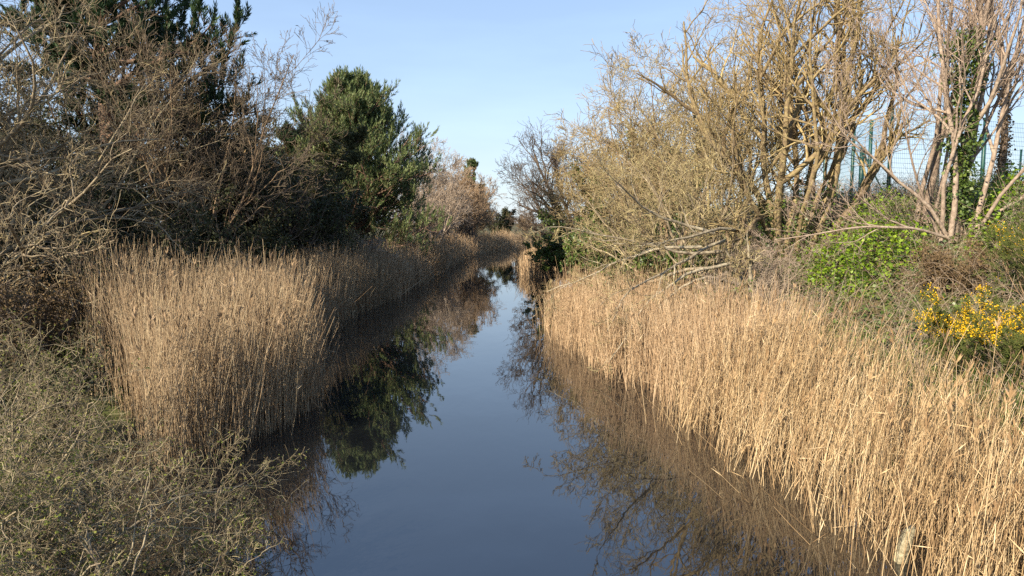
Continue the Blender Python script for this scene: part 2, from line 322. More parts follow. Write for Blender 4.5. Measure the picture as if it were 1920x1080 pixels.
# ------------------------------------------------------------------ conifers
def tufts(c, d, rs, n=12, L=.14, W=.016, shoot=.25):
    N = len(c); d = norm(d)
    i = np.repeat(np.arange(N), n); t = rs.uniform(0, 1, N*n)[:, None]
    q = norm(np.cross(d[i], rs.normal(0, 1, (N*n, 3))))
    dd = norm(d[i]*.9+q*(.72-.4*t))
    return c[i]+d[i]*shoot*t, dd, q, np.repeat(rs.uniform(0, 1, N), n)
def pine(name, base, H, crown0, prof, label, seed, limbs=60, needle='needle', sub=7, shoots=6, tn=12, tl=.17, tw=.02, lean=(0, 0), up=.10, limbup=.12, rtrunk=.28, group=None, cat='pine tree', shoot=.28, bough=.1):
    """prof(s, azimuth) -> limb length, s=0 at the crown's foot, 1 at its top"""
    rs = np.random.RandomState(seed); base = np.array(base, float); root = empty(name, base); tag(root, label, cat, group)
    K = 14; s = np.linspace(0, 1, K); tr = np.stack([lean[0]*s**1.5+.12*np.sin(s*5+seed), lean[1]*s**1.5+.1*np.sin(s*4+1), H*s-.3*(1-s)], -1)[None]
    rad = (rtrunk*(1-.88*s))[None]
    a = MB(); a.tubes(tr, rad, 9, rs=rs)
    t = (np.arange(limbs)+rs.uniform(0, 1, limbs))/limbs; t = np.sort(t)**.85; z = crown0+(H-crown0)*t
    x = z/H*(K-1); k = np.clip(x.astype(int), 0, K-2); p = tr[0, k]+(tr[0, k+1]-tr[0, k])*(x-k)[:, None]
    az = rs.uniform(0, 2*math.pi, limbs); L = np.array([prof(tt, aa) for tt, aa in zip(t, az)])*rs.uniform(.75, 1.12, limbs)*(1+bough*noise2(np.cos(az)*1.4+t*3, np.sin(az)*1.4-t*2, 1.6, seed))
    rise = .05+.9*t**1.5+rs.normal(0, .12, limbs)
    d = np.stack([np.cos(az), np.sin(az), rise], -1)
    l1 = grow(p, d, L, 8, .09, limbup*.4, rs); r1 = taper(.018+.018*L, 8, .2, .008); a.tubes(l1, r1, 5, rs=rs)
    pos, dd, rr, tt, i = spawn(l1, r1, L, sub, .2, 48, rs); L2 = np.maximum(.42*L[i]*(1-.45*tt), .35)*rs.uniform(.6, 1.2, len(i))
    l2 = grow(pos, dd, L2, 5, .14, up, rs); r2 = taper(rr*.5, 5, .3, .006)
    b = MB(); b.tubes(l2, r2, 3, rs=rs)
    pos, dd, rr, tt, i = spawn(l2, r2, L2, shoots, .15, 45, rs, t1=1.0)
    dd = norm(dd+np.array([0, 0, 1.25]))
    ends = l2[:, -1]; ed = norm(l2[:, -1]-l2[:, -2]+np.array([0, 0, .6]))
    C = np.concatenate([pos, ends, l1[:, -1]]); Dd = np.concatenate([dd, ed, norm(l1[:, -1]-l1[:, -2])])
    st = grow(C, Dd, np.full(len(C), shoot), 2, 0, 0, rs); b.tubes(st, np.full((len(C), 2), .006), 3, rs=rs)
    a.build('trunk', M['pine_bark'], root, smooth=True); b.build('branches', M['pine_bark'], root)
    c0, d0, q0, rn = tufts(C, Dd, rs, tn, tl, tw, shoot)
    c = MB(); m = len(c0); c.leaves(c0, d0, q0+rs.normal(0, .3, (m, 3)), tl*rs.uniform(.7, 1.2, m), tw, np.clip(rn+rs.normal(0, .12, m), 0, 1))
    c.build('crown', M[needle], root)
    return root

# ------------------------------------------------------------------ reeds
def reeds(name, n, ysamp, width, side, H, label, matn, seed, rad=.0045, lean=(0, 0), edge=.5, leafn=2, fallen=.03, K=5, off=0.0, cull=None, plume=.0, clump=1.0, soft=.5, jit=.085, inner=.01, sway=.06, wvar=.0):
    rs = np.random.RandomState(seed)
    y = ysamp(rs, n); d = rs.uniform(0, 1, n)
    wv = width(y)*(1+wvar*noise2(y*1.0, y*.4, 1.1, seed+4)); dist = d*wv-edge+rs.normal(0, .12, n)+off
    edgex = np.where(side < 0, xl(y), xr(y))
    x = edgex+side*dist
    nz = noise2(x, y, 2.2, seed+5)+.6*noise2(x, y, 6, seed+9)
    keep = (rs.uniform(0, 1, n) < .15+np.clip((1-d)*wv/inner, 0, 1)) & (rs.uniform(0, 1, n) < .12+np.clip((dist+edge)/(soft*(1+.5*noise2(x, y, 1.3, seed+3))), 0, 1)) & (nz*clump > -1.0+1.2*np.exp(-np.maximum(dist+edge, 0)/.5)*rs.uniform(0, 1.3, n))
    if cull is not None: keep &= cull(x, y)
    x, y, dist = x[keep], y[keep], dist[keep]; n = len(x)
    g = np.maximum(ground(x, y), -.35)-.05
    h = (H(y) if callable(H) else H)*(1+.14*noise2(x, y, .9, seed+2))*np.clip(rs.normal(.92, .16, n), .4, 1.3)*np.clip(.72+.35*(dist+edge), .6, 1)
    fl = rs.uniform(0, 1, n) < fallen
    dirx = rs.normal(lean[0], jit, n)+sway*noise2(x, y, 1.8, seed+7); diry = rs.normal(lean[1], jit, n)
    a = rs.uniform(0, 6.28, n)
    dirx = np.where(fl, np.cos(a)*rs.uniform(.4, 1.6, n), dirx); diry = np.where(fl, np.sin(a)*rs.uniform(.4, 1.3, n), diry)
    D = np.stack([dirx, diry, np.ones(n)], -1)
    pts = grow(np.stack([x, y, g], -1), D, h-g*0, K, .03, 0, rs)
    bend = np.linspace(0, 1, K)**2.2*.16
    ba = rs.uniform(0, 6.28, n); pts[:, :, 0] += (np.cos(ba)[:, None]*.6+lean[0]*3)*bend[None]*h[:, None]; pts[:, :, 1] += np.sin(ba)[:, None]*bend[None]*h[:, None]*.6
    rn = rs.uniform(0, 1, n); mb = MB(); mb.tubes(pts, taper(np.full(n, rad)*rs.uniform(.7, 1.3, n), K, .45, .002), 3, rn)
    if leafn:
        i = np.repeat(np.arange(n), leafn); t = rs.uniform(.3, .98, len(i)); xx = t*(K-1); k = np.minimum(xx.astype(int), K-2)
        pos = pts[i, k]+(pts[i, k+1]-pts[i, k])*(xx-k)[:, None]
        az = rs.uniform(0, 6.28, len(i)); dd = np.stack([np.cos(az)*.45, np.sin(az)*.45, rs.uniform(.1, 1.6, len(i))], -1)
        L = rs.uniform(.10, .30, len(i)); lp = grow(pos, dd, L, 3, .2, -.25, rs)
        mb.leaves(lp[:, 0], lp[:, 2]-lp[:, 0], rs.normal(0, 1, (len(i), 3)), L, rad*rs.uniform(1.3, 2.6, len(i)), np.clip(rn[i]+rs.normal(0, .2, len(i)), 0, 1))
    if plume > 0:
        s = np.where((rs.uniform(0, 1, n) < plume) & ~fl)[0]; i = np.repeat(s, 9)
        c = pts[i, -1]-norm(pts[i, -1]-pts[i, -2])*rs.uniform(0, .16, len(i))[:, None]
        mb.leaves(c, norm(pts[i, -1]-pts[i, -2])+rs.normal(0, .25, (len(i), 3)), rs.normal(0, 1, (len(i), 3)), .13, .022, np.clip(rn[i]*.5, 0, 1))
    o = mb.build(name, M[matn]); tag(o, label, 'reeds', kind='stuff'); return o
def yramp(a, b, pw=1.0):
    return lambda rs, n: a+(b-a)*rs.uniform(0, 1, n)**pw

# right side, near to far
reeds('reeds', 9000, yramp(4.0, 12.6), lambda y: xb(y)-xr(y)+1.1, 1, lambda y: 1.72+.35*sm((y-9)/4), 'pale gold dry reeds leaning over the near right bank', 'reed_r', 11, rad=.0047, lean=(.10, .03), edge=1.1, fallen=.08, plume=.07, leafn=1, soft=2.3, jit=.12, clump=1.9, inner=.9, sway=.13)
reeds('reeds', 12000, yramp(12.4, 24.6), lambda y: xb(y)-xr(y)+.6, 1, 1.9, 'dense tan reeds standing in the water below the overhanging tree', 'reed_m', 12, rad=.006, lean=(.02, 0), edge=.5, plume=.02, leafn=1, soft=1.4, jit=.10, fallen=.04, clump=1.7, sway=.09)
reeds('reeds', 5000, yramp(46, 78), lambda y: 2.6+0*y, 1, 2.0, 'strip of russet reeds far along the right waterside', 'reed_m', 13, rad=.014, lean=(0, 0), leafn=1, K=4)
# left side
reeds('reeds', 15000, yramp(9.6, 17.5, .9), lambda y: np.interp(y, [9.4, 10.5, 12, 13, 14, 15], [.7, 1.5, 2.9, 4.2, 5.0, 5.5]), -1, 2.3, 'tall reed clump jutting into the water on the near left', 'reed_l', 14, rad=.0055, lean=(.015, 0), edge=.3, plume=.06, fallen=0, leafn=1, soft=.8, inner=3.0, clump=1.4, sway=.10, wvar=.15)
reeds('reeds', 12000, yramp(16.5, 33), lambda y: 3.2+0*y, -1, 2.2, 'grey brown reeds in shade along the middle of the left bank', 'reed_l', 15, rad=.0075, lean=(0, 0), plume=.03, edge=.2, leafn=1)
reeds('reeds', 9000, yramp(33, 62, 1.2), lambda y: 3.4+0*y, -1, 2.1, 'brown reed belt along the left bank beside the big pine', 'reed_m', 16, rad=.011, leafn=1, K=4, edge=.2)
reeds('reeds', 6000, yramp(62, 104), lambda y: 3.4+0*y, -1, 2.2, 'farthest reddish reeds where the canal bends out of sight', 'reed_m', 17, rad=.017, leafn=1, K=4, edge=.2)

# ------------------------------------------------------------------ right bank trees
g3 = lambda x, y, dz=0: (x, y, grd(x, y)+dz)
std = [lv(9, .50, 40, 9, .17, .05), lv(7, .56, 42, 8, .20, .05, shrink=.4), lv(5, .64, 42, 6, .17, .04, shrink=.3), lv(2, .75, 40, 5, .16, .03, shrink=.2)]

woody('tree', g3(9.3, 23), fan(11, 9.6, .125, .42, 31, foot=.4)+[((.3, 0, 0), (1.0, -.1, .75), 7.5, .15), ((-.3, 0, 0), (-.9, -.2, .9), 6.5, .1), ((.2, 0, .4), (.9, .4, .9), 6.5, .10)],
      [lv(9, .44, 36, 10, .15, .07, rf=.85), lv(6, .55, 40, 8, .19, .06, shrink=.4, rf=.8), lv(4, .62, 38, 6, .16, .06, shrink=.3), lv(2, .75, 36, 5, .15, .05, shrink=.2)],
      'big many-stemmed bare tree with mossy ochre stems beside the fence', seed=31, bark='bark_moss', twig='twig_tan', rmin=.006,
      ivy=dict(n=3500, t0=0, t1=.25, spread=.16, size=.08))
woody('tree', g3(7.9, 26), fan(8, 6.8, .08, .45, 32, lean=(.02, 0, 0), foot=.4), std,
      'bare golden-twigged tree filling the gap left of the many-stemmed tree', seed=32, bark='bark_gold', twig='bark_gold', rmin=.007)
woody('tree', g3(7.4, 34), fan(8, 7.6, .11, .5, 33, lean=(.0, 0, 0), foot=.35), std,
      'rounded bare tree with ivy in its middle behind the overhanging tree', seed=33, bark='bark_brown', twig='twig_tan', rmin=.009,
      ivy=dict(n=5000, t0=.1, t1=.85, spread=.35, size=.13, stems=3))
woody('tree', g3(5.8, 41), fan(9, 6.9, .10, .55, 34, lean=(-.14, 0, 0), foot=.35), std,
      'broad bare tree with tan twigs left of the rounded ivy tree', seed=34, bark='bark_brown', twig='twig_tan', rmin=.010,
      ivy=dict(n=4500, t0=.1, t1=.8, spread=.4, size=.15, stems=3))
woody('tree', g3(5.0, 50), [((0, 0, 0), (-.25, 0, 1), 8.5, .26), ((0, 0, 1), (-1.0, -.1, .55), 6.5, .16), ((0, 0, 1.2), (-1, .2, .95), 7, .15), ((0, 0, 1), (-.6, .1, 1.2), 7.5, .15), ((0, 0, 1), (.5, 0, 1), 7.5, .18), ((0, 0, .8), (-1.0, 0, .2), 5, .12)], std,
      'dark branched tree reaching left over the far water', seed=35, bark='twig_dark', twig='twig_dark', rmin=.010,
      ivy=dict(n=3500, t0=.05, t1=.6, spread=.4, size=.16, stems=3))
# overhanging tree: long grey limbs low over the reeds
bx = (6.3, 19.0); bz = grd(*bx)
limbs = [((.9, .4, -.2), (-.75, -.3, 1.35), 2.7, .13), ((.6, .2, -.2), (-.3, .1, 1), 2.8, .10), ((.1, .6, -.2), (-.55, .3, 1), 2.6, .09)]
rsq = np.random.RandomState(77)
def limb(o, tx, ty, tz, r, up=.25):
    o = np.array(o, float); v_ = np.array((tx-bx[0], ty-bx[1], tz-bz))-o
    limbs.append((tuple(o), tuple(v_+np.array([0, 0, up])), float(np.linalg.norm(v_))*1.04, r))
for o, t in [((-.3, -.1, 1.7), (.9, 17.5, 2.1)), ((-.5, .0, 2.3), (1.5, 16.8, 2.25)), ((-.1, -.1, 1.1), (2.4, 16.5, 1.75)), ((-.3, .5, 2.0), (1.0, 19, 2.5)), ((-.7, .3, 2.5), (1.6, 18.2, 3.3)), ((-.9, .8, 2.1), (.9, 21, 2.9)), ((-.2, .1, 2.6), (3.2, 16.6, 3.6)), ((-.8, .7, 1.5), (.9, 22.5, 1.9))]:
    limb(o, *t, .05, .3)
woody('tree', (bx[0], bx[1], bz), limbs, [lv(7, .32, 38, 9, .2, .03, t0=.35), lv(4, .6, 42, 7, .22, .03, shrink=.35), lv(4, .62, 42, 6, .2, .02, shrink=.3), lv(2, .7, 42, 5, .18, .02, shrink=.2)],
      'low tree whose long grey lichened limbs reach out level over the reeds', seed=36, bark='bark_pale', twig='bark_gold', wob0=.12, up0=-.02, rmin=.0055)
limbs = []; bx = (6.6, 22.6); bz = grd(*bx)
for k, t in enumerate([(2.4, 21.6, 4.1), (3.1, 20.2, 4.7), (3.6, 23, 5.6), (4.6, 20.8, 6.3), (5.6, 22, 6.6), (7.0, 21, 6.0), (2.2, 25, 4.4), (4.7, 25, 6.2), (1.5, 22.8, 3.7), (4.1, 21.6, 5.4), (6.0, 20.4, 5.2)]):
    limb((rsq.uniform(-1.2, .7), rsq.uniform(-.5, .9), rsq.uniform(-.2, .2)), *t, .06, .9)
woody('tree', (bx[0], bx[1], bz), limbs, [lv(8, .40, 38, 9, .2, .05, t0=.25, rf=.8), lv(5, .58, 40, 8, .22, .05, shrink=.35, rf=.8), lv(4, .62, 40, 6, .2, .04, shrink=.3), lv(2, .75, 38, 5, .18, .04, shrink=.2)],
      'olive gold lichened tree rising behind the level grey limbs', seed=30, bark='bark_grey', twig='bark_gold', wob0=.12, up0=.03, rmin=.0055)
# pale ash-like tree group by the gorse
woody('tree', g3(10.75, 17), [((.05, 0, -.2), (.02, 0, 1), 8.5, .12), ((.25, .1, 0), (.22, .1, 1), 9, .075), ((.35, 0, 0), (.42, 0, 1), 8, .07), ((.3, -.2, 0), (.62, -.1, 1), 7, .05), ((-.1, -.1, 0), (.10, -.1, 1), 9, .07),
       ((-.25, 0, 0), (-.16, 0, 1), 8, .055), ((-.2, -.2, .1), (-.75, -.2, .95), 5.2, .05), ((-.2, -.2, .1), (-1.0, -.35, .45), 4.4, .04), ((.3, 0, .2), (.95, 0, .75), 5.0, .04), ((.1, .2, 0), (.3, .3, 1), 8.5, .06), ((-.3, 0, .1), (-.45, .1, 1), 5.5, .035)],
      [lv(9, .40, 32, 9, .12, .08), lv(6, .55, 36, 7, .15, .07, shrink=.4), lv(4, .6, 38, 6, .18, .06, shrink=.3), lv(2, .6, 38, 4, .2, .05)],
      'pale pinkish multi-stemmed tree with thick ivy on its middle stem', seed=41, bark='bark_pink', twig='twig_pink', rmin=.0042)
def stem_ivy(tree, x, y, z0, z1, n, seed):
    rs = np.random.RandomState(seed); z = rs.uniform(0, 1, n); z = z0+(z1-z0)*z; q = norm(np.stack([rs.normal(0, 1, n), rs.normal(0, 1, n), rs.normal(0, .25, n)], -1))
    r = .12+np.abs(rs.normal(0, .10, n))*np.clip(1+1.2*noise2(z, z*.3, 1.6, seed), .15, 2.2); c = np.stack([x+0*z, y+0*z, z], -1)+q*r[:, None]
    L = .085*rs.uniform(.6, 1.3, n); mb = MB(); mb.leaves(c, q+np.array([0, 0, -.6])+rs.normal(0, .4, (n, 3)), rs.normal(0, 1, (n, 3))+q*1.5, L, L*.9, rs.uniform(0, 1, n)); mb.build('ivy', M['ivy'], tree)
stem_ivy(bpy.context.scene.objects[[o.name for o in COL.objects if o.name.startswith('tree')][-1]], .12, 0, .6, 5.0, 4300, 4)
woody('tree', g3(11.25, 19), [((0, 0, -.2), (.015, 0, 1), 9, .12), ((-.2, 0, 0), (-.13, 0, 1), 8.5, .07), ((.2, 0, 0), (.12, .1, 1), 8, .05)], [lv(9, .34, 32, 7, .1, .08), lv(7, .55, 36, 6, .12, .06, shrink=.4), lv(5, .55, 38, 4, .15, .05)],
      'slim bare tree with one straight pale trunk just left of the ivy-clad one', seed=42, bark='bark_pink', twig='twig_pink', rmin=.005)
woody('tree', g3(15.2, 22), [((0, 0, -.1), (.06, 0, 1), 11, .12)], [lv(16, .30, 38, 7, .1, .08), lv(7, .5, 38, 5, .12, .06), lv(5, .5, 40, 4, .15, .05)],
      'single leaning trunk wrapped in brown ivy at the far right', seed=43, bark='bark_pink', twig='twig_pink', rmin=.005, ivy=dict(n=1800, t0=0, t1=.35, spread=.07, size=.07, mat='brown_leaf'))
woody('tree', g3(13.2, 15.5), fan(4, 9, .06, .22, 44, foot=.3), [lv(8, .4, 30, 7, .1, .08), lv(6, .5, 38, 5, .12, .06), lv(5, .5, 40, 4, .15, .05)],
      'young bare tree at the right picture edge above the gorse', seed=44, bark='bark_pink', twig='twig_pink', rmin=.0045)

# shrubs on the right bank
def shrub(x, y, h, r, n, label, seed, twig='twig_pale', leaf=None, leafmat=None, lv_=None, rmin=.004, name='shrub', cat='shrub', spread=.7, bark=None, up=.02, group=None, dz=0, wob0=.1):
    return woody(name, (x, y, grd(x, y)+dz), fan(n, h, r, spread, seed, foot=.12, Lv=.25), lv_ or [lv(8, .5, 38, 6, .16, up), lv(6, .55, 42, 5, .2, up), lv(4, .6, 45, 4, .22, up)],
                 label, cat, seed=seed, bark=bark or twig, twig=twig, leaf=leaf, leafmat=leafmat, K0=8, wob0=wob0, up0=up, rmin=rmin, split=1, sides0=5, parts=('stems', 'twigs'), group=group)
shrub(6.1, 17.5, 1.7, .022, 16, 'grey pink tangle of dead twigs left of the bright green leaves', 51)
shrub(7.1, 19.8, 1.8, .022, 14, 'dead looking thorny shrub at the foot of the many-stemmed tree', 52)
shrub(5.6, 18.0, 1.4, .02, 12, 'low brown bramble shrub just behind the reeds under the long limbs', 53, twig='bark_brown', leaf=dict(n=2, size=.06, p=.8), leafmat='ivy')
shrub(3.9, 22.6, 1.7, .02, 12, 'ivy leaved shrub under the tips of the long grey limbs', 54, twig='bark_brown', leaf=dict(n=3, size=.09), leafmat='ivy')
shrub(9.3, 14.6, 1.0, .018, 14, 'thin brown thicket between the bright leaves and the gorse', 55, twig='bark_brown', leaf=dict(n=2, size=.05, p=.7), leafmat='brown_leaf')
shrub(10.8, 14.0, 1.2, .018, 14, 'mixed brown and green thicket behind the gorse', 56, twig='twig_pale', leaf=dict(n=2, size=.05, p=.8), leafmat='ivy')
shrub(5.4, 23.0, 1.9, .025, 14, 'dark ivy mound behind the long grey limbs', 50, twig='bark_brown', leaf=dict(n=5, size=.09), leafmat='ivy', rmin=.005)
shrub(4.6, 29.0, 2.6, .03, 12, 'dark ivy leaved shrub low at the waterside behind the reeds', 57, twig='bark_brown', leaf=dict(n=4, size=.13), leafmat='ivy', rmin=.007)
shrub(4.0, 36.0, 2.6, .03, 12, 'evergreen shrub beneath the broad tan tree', 58, twig='bark_brown', leaf=dict(n=4, size=.15), leafmat='ivy', rmin=.008)
shrub(3.2, 45.0, 2.6, .035, 12, 'dark green shrub at the foot of the dark branched tree', 59, twig='bark_brown', leaf=dict(n=4, size=.16), leafmat='ivy', rmin=.009)
shrub(2.9, 27.5, 1.8, .025, 12, 'golden twigged shrub hanging over the water past the reeds', 60, twig='bark_gold', rmin=.006, spread=.9)

def gorse(x, y, h, n, label, seed, bloom, spread=.75):
    rs = np.random.RandomState(seed); b = (x, y, grd(x, y))
    lvls = branching(fan(n, h, .018, spread, seed, foot=.1, Lv=.2), [lv(8, .5, 38, 5, .14, .08), lv(7, .5, 40, 4, .15, .08), lv(4, .55, 35, 3, .15, .1)], rs, 7, .1, .05, .004)
    root = empty('gorse_bush', b); tag(root, label, 'gorse bush')
    a = MB(); [a.tubes(p, r, 3, rs=rs) for p, r in lvls[:2]]; a.build('stems', M['bark_brown'], root)
    g = MB(); [g.tubes(p, r, 3, rs=rs) for p, r in lvls[2:]]
    p = lvls[-1][0]; i = np.repeat(np.arange(len(p)), 9); c = p[i, 0]+(p[i, -1]-p[i, 0])*rs.uniform(0, 1, len(i))[:, None]
    g.leaves(c, rs.normal(0, 1, (len(i), 3)), rs.normal(0, 1, (len(i), 3)), .035, .007, rs.uniform(0, 1, len(i)))
    g.build('spines', M['gorse'], root)
    e = p[:, -1]; nz = noise2(e[:, 0]+x, e[:, 2]*1.3+y, 2.6, seed); top = e[:, 2] > np.percentile(e[:, 2], 45)
    s = np.where((nz > .15-bloom) & top)[0]; i = np.repeat(s, 5)
    if len(i):
        c = e[i]+rs.normal(0, .03, (len(i), 3)); f = MB(); L = .023*rs.uniform(.7, 1.2, len(i))
        f.leaves(c, rs.normal(0, 1, (len(i), 3)), rs.normal(0, 1, (len(i), 3)), L, L*.9, rs.uniform(0, 1, len(i))); f.build('flowers', M['flower'], root)
gorse(7.6, 11.5, 1.25, 12, 'gorse bush in full yellow flower behind the reeds', 61, .45)
gorse(8.0, 10.3, 1.15, 12, 'gorse bush with scattered yellow flowers at the right picture edge', 62, .1)
gorse(9.6, 12.4, 1.6, 12, 'tall green gorse bush with hardly any flowers at the right edge', 63, -.55)

# leaf cover on the right bank
def cover(name, n, xs, ys, size, label, matn, seed, thick=.25, mask=None, cat='ground cover', up=.8):
    rs = np.random.RandomState(seed); x = rs.uniform(*xs, n); y = rs.uniform(*ys, n)
    k = (x > xb(y)-.3) if xs[0] > 0 else (x < xl(y)-3.0)
    if mask is not None: k &= mask(x, y, rs)
    x, y = x[k], y[k]; n = len(x)
    z = ground(x, y)+rs.uniform(0, 1, n)*thick*(1+.8*noise2(x, y, 1.5, seed))
    L = size*rs.uniform(.6, 1.35, n); mb = MB()
    mb.leaves(np.stack([x, y, z], -1), rs.normal(0, 1, (n, 3))*np.array([1, 1, .45]), np.stack([rs.normal(0, .6, n), rs.normal(-.3, .6, n), np.full(n, up)], -1), L, L*.85, rs.uniform(0, 1, n))
    return tag(mb.build(name, M[matn]), label, cat, kind='stuff')
cover('ivy_cover', 90000, (4, 22), (9, 42), .085, 'dark green ivy and brambles covering the right embankment', 'ivy', 71, .32)
inpatch = lambda x, y: ((((x-9.2)/1.35)**2+((y-18.6)/2.3)**2)+.45*noise2(x, y, 1.1, 8) < 1) | ((((x-11.9)/1.1)**2+((y-22.5)/1.6)**2)+.5*noise2(x, y, 1.1, 7) < 1) | ((x/y > .655) & (x < 18) & (y > 14.6) & (y < 25) & (noise2(x, y, .8, 9) > -.5))
patch = lambda x, y, rs: inpatch(x, y)
cover('leafy_plants', 80000, (6, 20), (13, 30), .095, 'bright yellow green leafy plants on the right embankment', 'bright_leaf', 72, .6, patch)
cover('leaf_litter', 40000, (4, 22), (9, 42), .06, 'dry brown leaves scattered over the right embankment', 'brown_leaf', 73, .5)

def bramble(n, xs, ys, label, matn, seed, H=(.6, 1.6), r=.004, side=1):
    rs = np.random.RandomState(seed); x = rs.uniform(*xs, n); y = rs.uniform(*ys, n)
    k = ((x > xb(y)-.4) & ~(inpatch(x, y) & (rs.uniform(0, 1, n) < .85))) if side > 0 else (x < xl(y)-3.2); x, y = x[k], y[k]; n = len(x)
    p = np.stack([x, y, ground(x, y)], -1); a = rs.uniform(0, 6.28, n)
    pts = grow(p, np.stack([np.cos(a)*.5, np.sin(a)*.5, np.ones(n)], -1), rs.uniform(*H, n), 7, .12, .0, rs, sag=.35)
    rad = taper(np.full(n, r*1.5), 7, .4, r*.6); mb = MB(); mb.tubes(pts, rad, 3, rs=rs)
    pos, dd, rr, t, i = spawn(pts, rad, None, 4, .2, 45, rs); q = grow(pos, dd, rs.uniform(.15, .5, len(i)), 4, .2, 0, rs)
    mb.tubes(q, taper(rr*.6, 4, .4, r*.5), 3, rs=rs)
    return tag(mb.build('brambles', M[matn]), label, 'brambles', kind='stuff')
bramble(5500, (4, 18), (9, 34), 'tangle of thin dry bramble stems over the right embankment', 'twig_pale', 74)

# ------------------------------------------------------------------ fence on the bank top
def fence():
    root = empty('mesh_fence', (15.6, 29, 4.6)); tag(root, 'tall green mesh sports court fence on top of the right embankment', 'fence')
    o = np.array((15.6, 29, 4.6))
    A = [(15.6, 29.0), (18.2, 30.0), (20.8, 31.0), (23.5, 32.0), (26.1, 33.0)]
    B = [(15.6, 29.0), (16.0, 31.4), (16.4, 33.8), (16.85, 36.3), (17.3, 38.8)]
    H = 3.95
    def post(x, y, h=H, wd=.115):
        mb = MB(); z0 = grd(x, y)-.2; mb.box((x, y, z0+h/2+.1), (wd, wd, h+.2)); mb.box((x, y, z0+h+.21), (wd*1.15, wd*1.15, .03)); mb.build('post', M['fence'], root, origin=o)
    for p in A: post(*p)
    for p in B[1:]: post(*p)
    post(17.05, 34.2, 2.9, .18); post(23.1, 31.9, 2.7, .06)
    mb = MB(); mb.tubes(np.array([[(17.05, 34.2, 7.1), (18.6, 34.4, 4.5)]], float), np.full((1, 2), .04), 6); mb.build('brace', M['fence'], root, origin=o)
    for L in (A, B):
        for (x0, y0), (x1, y1) in zip(L[:-1], L[1:]):
            mb = MB(); z0 = min(grd(x0, y0), grd(x1, y1))+.02; top = max(grd(x0, y0), grd(x1, y1))+H-.1
            nv = 26; t = (np.arange(nv)+.5)/nv; xx, yy = x0+(x1-x0)*t, y0+(y1-y0)*t
            v = np.stack([np.stack([xx, yy, np.full(nv, z0)], -1), np.stack([xx, yy, np.full(nv, top)], -1)], 1)
            mb.tubes(v, np.full((nv, 2), .0045), 3)
            zz = np.arange(z0+.05, top, .2); nh = len(zz)
            h = np.stack([np.stack([np.full(nh, x0), np.full(nh, y0), zz], -1), np.stack([np.full(nh, x1), np.full(nh, y1), zz], -1)], 1)
            mb.tubes(h, np.full((nh, 2), .0065), 3); mb.build('mesh_panel', M['wire'], root, origin=o)
fence()
def bag():
    c = at(1888, 338, 31.5); mb = MB(); rs = np.random.RandomState(5)
    K = 9; z = np.linspace(-.32, .3, K); r = np.array([.03, .16, .21, .22, .19, .15, .10, .05, .02])
    ph = np.linspace(0, 2*math.pi, 12, endpoint=False)
    v = np.stack([np.cos(ph)[None]*r[:, None]*(1+.12*np.sin(3*ph+z[:, None]*6)), np.sin(ph)[None]*r[:, None]*.5, np.repeat(z[:, None], 12, 1)], -1)
    v[:, :, 0] += .12*z[:, None]
    f = np.array([[i*12+j, i*12+(j+1) % 12, (i+1)*12+(j+1) % 12, (i+1)*12+j] for i in range(K-1) for j in range(12)])
    mb.add(v+c, f, np.full(v.size//3, .5)); o = mb.build('bag', M['bag'], smooth=True, origin=tuple(c)); tag(o, 'small dark bundle hanging on the green mesh fence', 'bag')
    s = MB(); s.tubes(np.array([[(.05, 0, .25), (.14, 0, .5)]]), np.full((1, 2), .012), 5); s.build('strap', M['bag'], o)
bag()

# weathered stake in the water
def stake():
    p = at(1690, 1010, 7.1); x, y = p[0], p[1]; mb = MB()
    z = np.array([-.5, 0, .2, .36]); w_ = np.array([.055, .055, .05, .045])
    sg = np.array([(-1, -1), (1, -1), (1, 1), (-1, 1)])
    v = np.array([[(sx_*w_[k]+.22*z[k], sy_*w_[k], z[k]+(.03*sx_ if k == 3 else 0)) for sx_, sy_ in sg] for k in range(4)])
    f = [[k*4+j, k*4+(j+1) % 4, (k+1)*4+(j+1) % 4, (k+1)*4+j] for k in range(3) for j in range(4)]+[[12, 13, 14, 15]]
    mb.add(v, np.array(f), np.full(16, .5)); o = mb.build('wooden_stake', M['wood']); o.location = (x, y, 0)
    tag(o, 'weathered leaning wooden stake at the edge of the near right reeds', 'stake')
stake()

# ------------------------------------------------------------------ left bank
# foreground bare tree with long arching limbs
X0, Y0 = -12.6, 15.5; zb = grd(X0, Y0)
limbs = [((0, 0, 0), (.05, 0, 1), 7.5, .2)]
for (u, v, Y, r) in [(300, 555, 13.9, 0.075), (260, 470, 14.4, 0.069), (330, 380, 15.4, 0.062), (250, 300, 15.4, 0.062), (300, 200, 15.9, 0.062), (210, 110, 15.9, 0.062), (120, 30, 15.4, 0.062), (330, 500, 16.9, 0.056), (150, 560, 13.4, 0.050), (240, 40, 17.4, 0.062), (60, -80, 15.4, 0.075), (350, 300, 17.4, 0.056)]:
    p = at(u, v, Y); h0 = .9+.35*max(0, (450-v)/100); v_ = p-np.array((X0, Y0, zb+h0))
    limbs.append(((0, 0, h0), tuple(v_+np.array([0, 0, .5])), float(np.linalg.norm(v_))*1.05, r*1.15))
woody('tree', (X0, Y0, zb), limbs, [lv(10, .42, 42, 10, .25, .02, t0=.15), lv(6, .55, 44, 8, .28, .02, shrink=.4), lv(4, .62, 44, 7, .24, .01, shrink=.3), lv(2, .7, 44, 5, .22, .01)],
      'near bare tree at the left edge with pale crooked arching limbs', seed=81, bark='bark_grey', twig='twig_left', wob0=.17, up0=-.02, rmin=.0045)
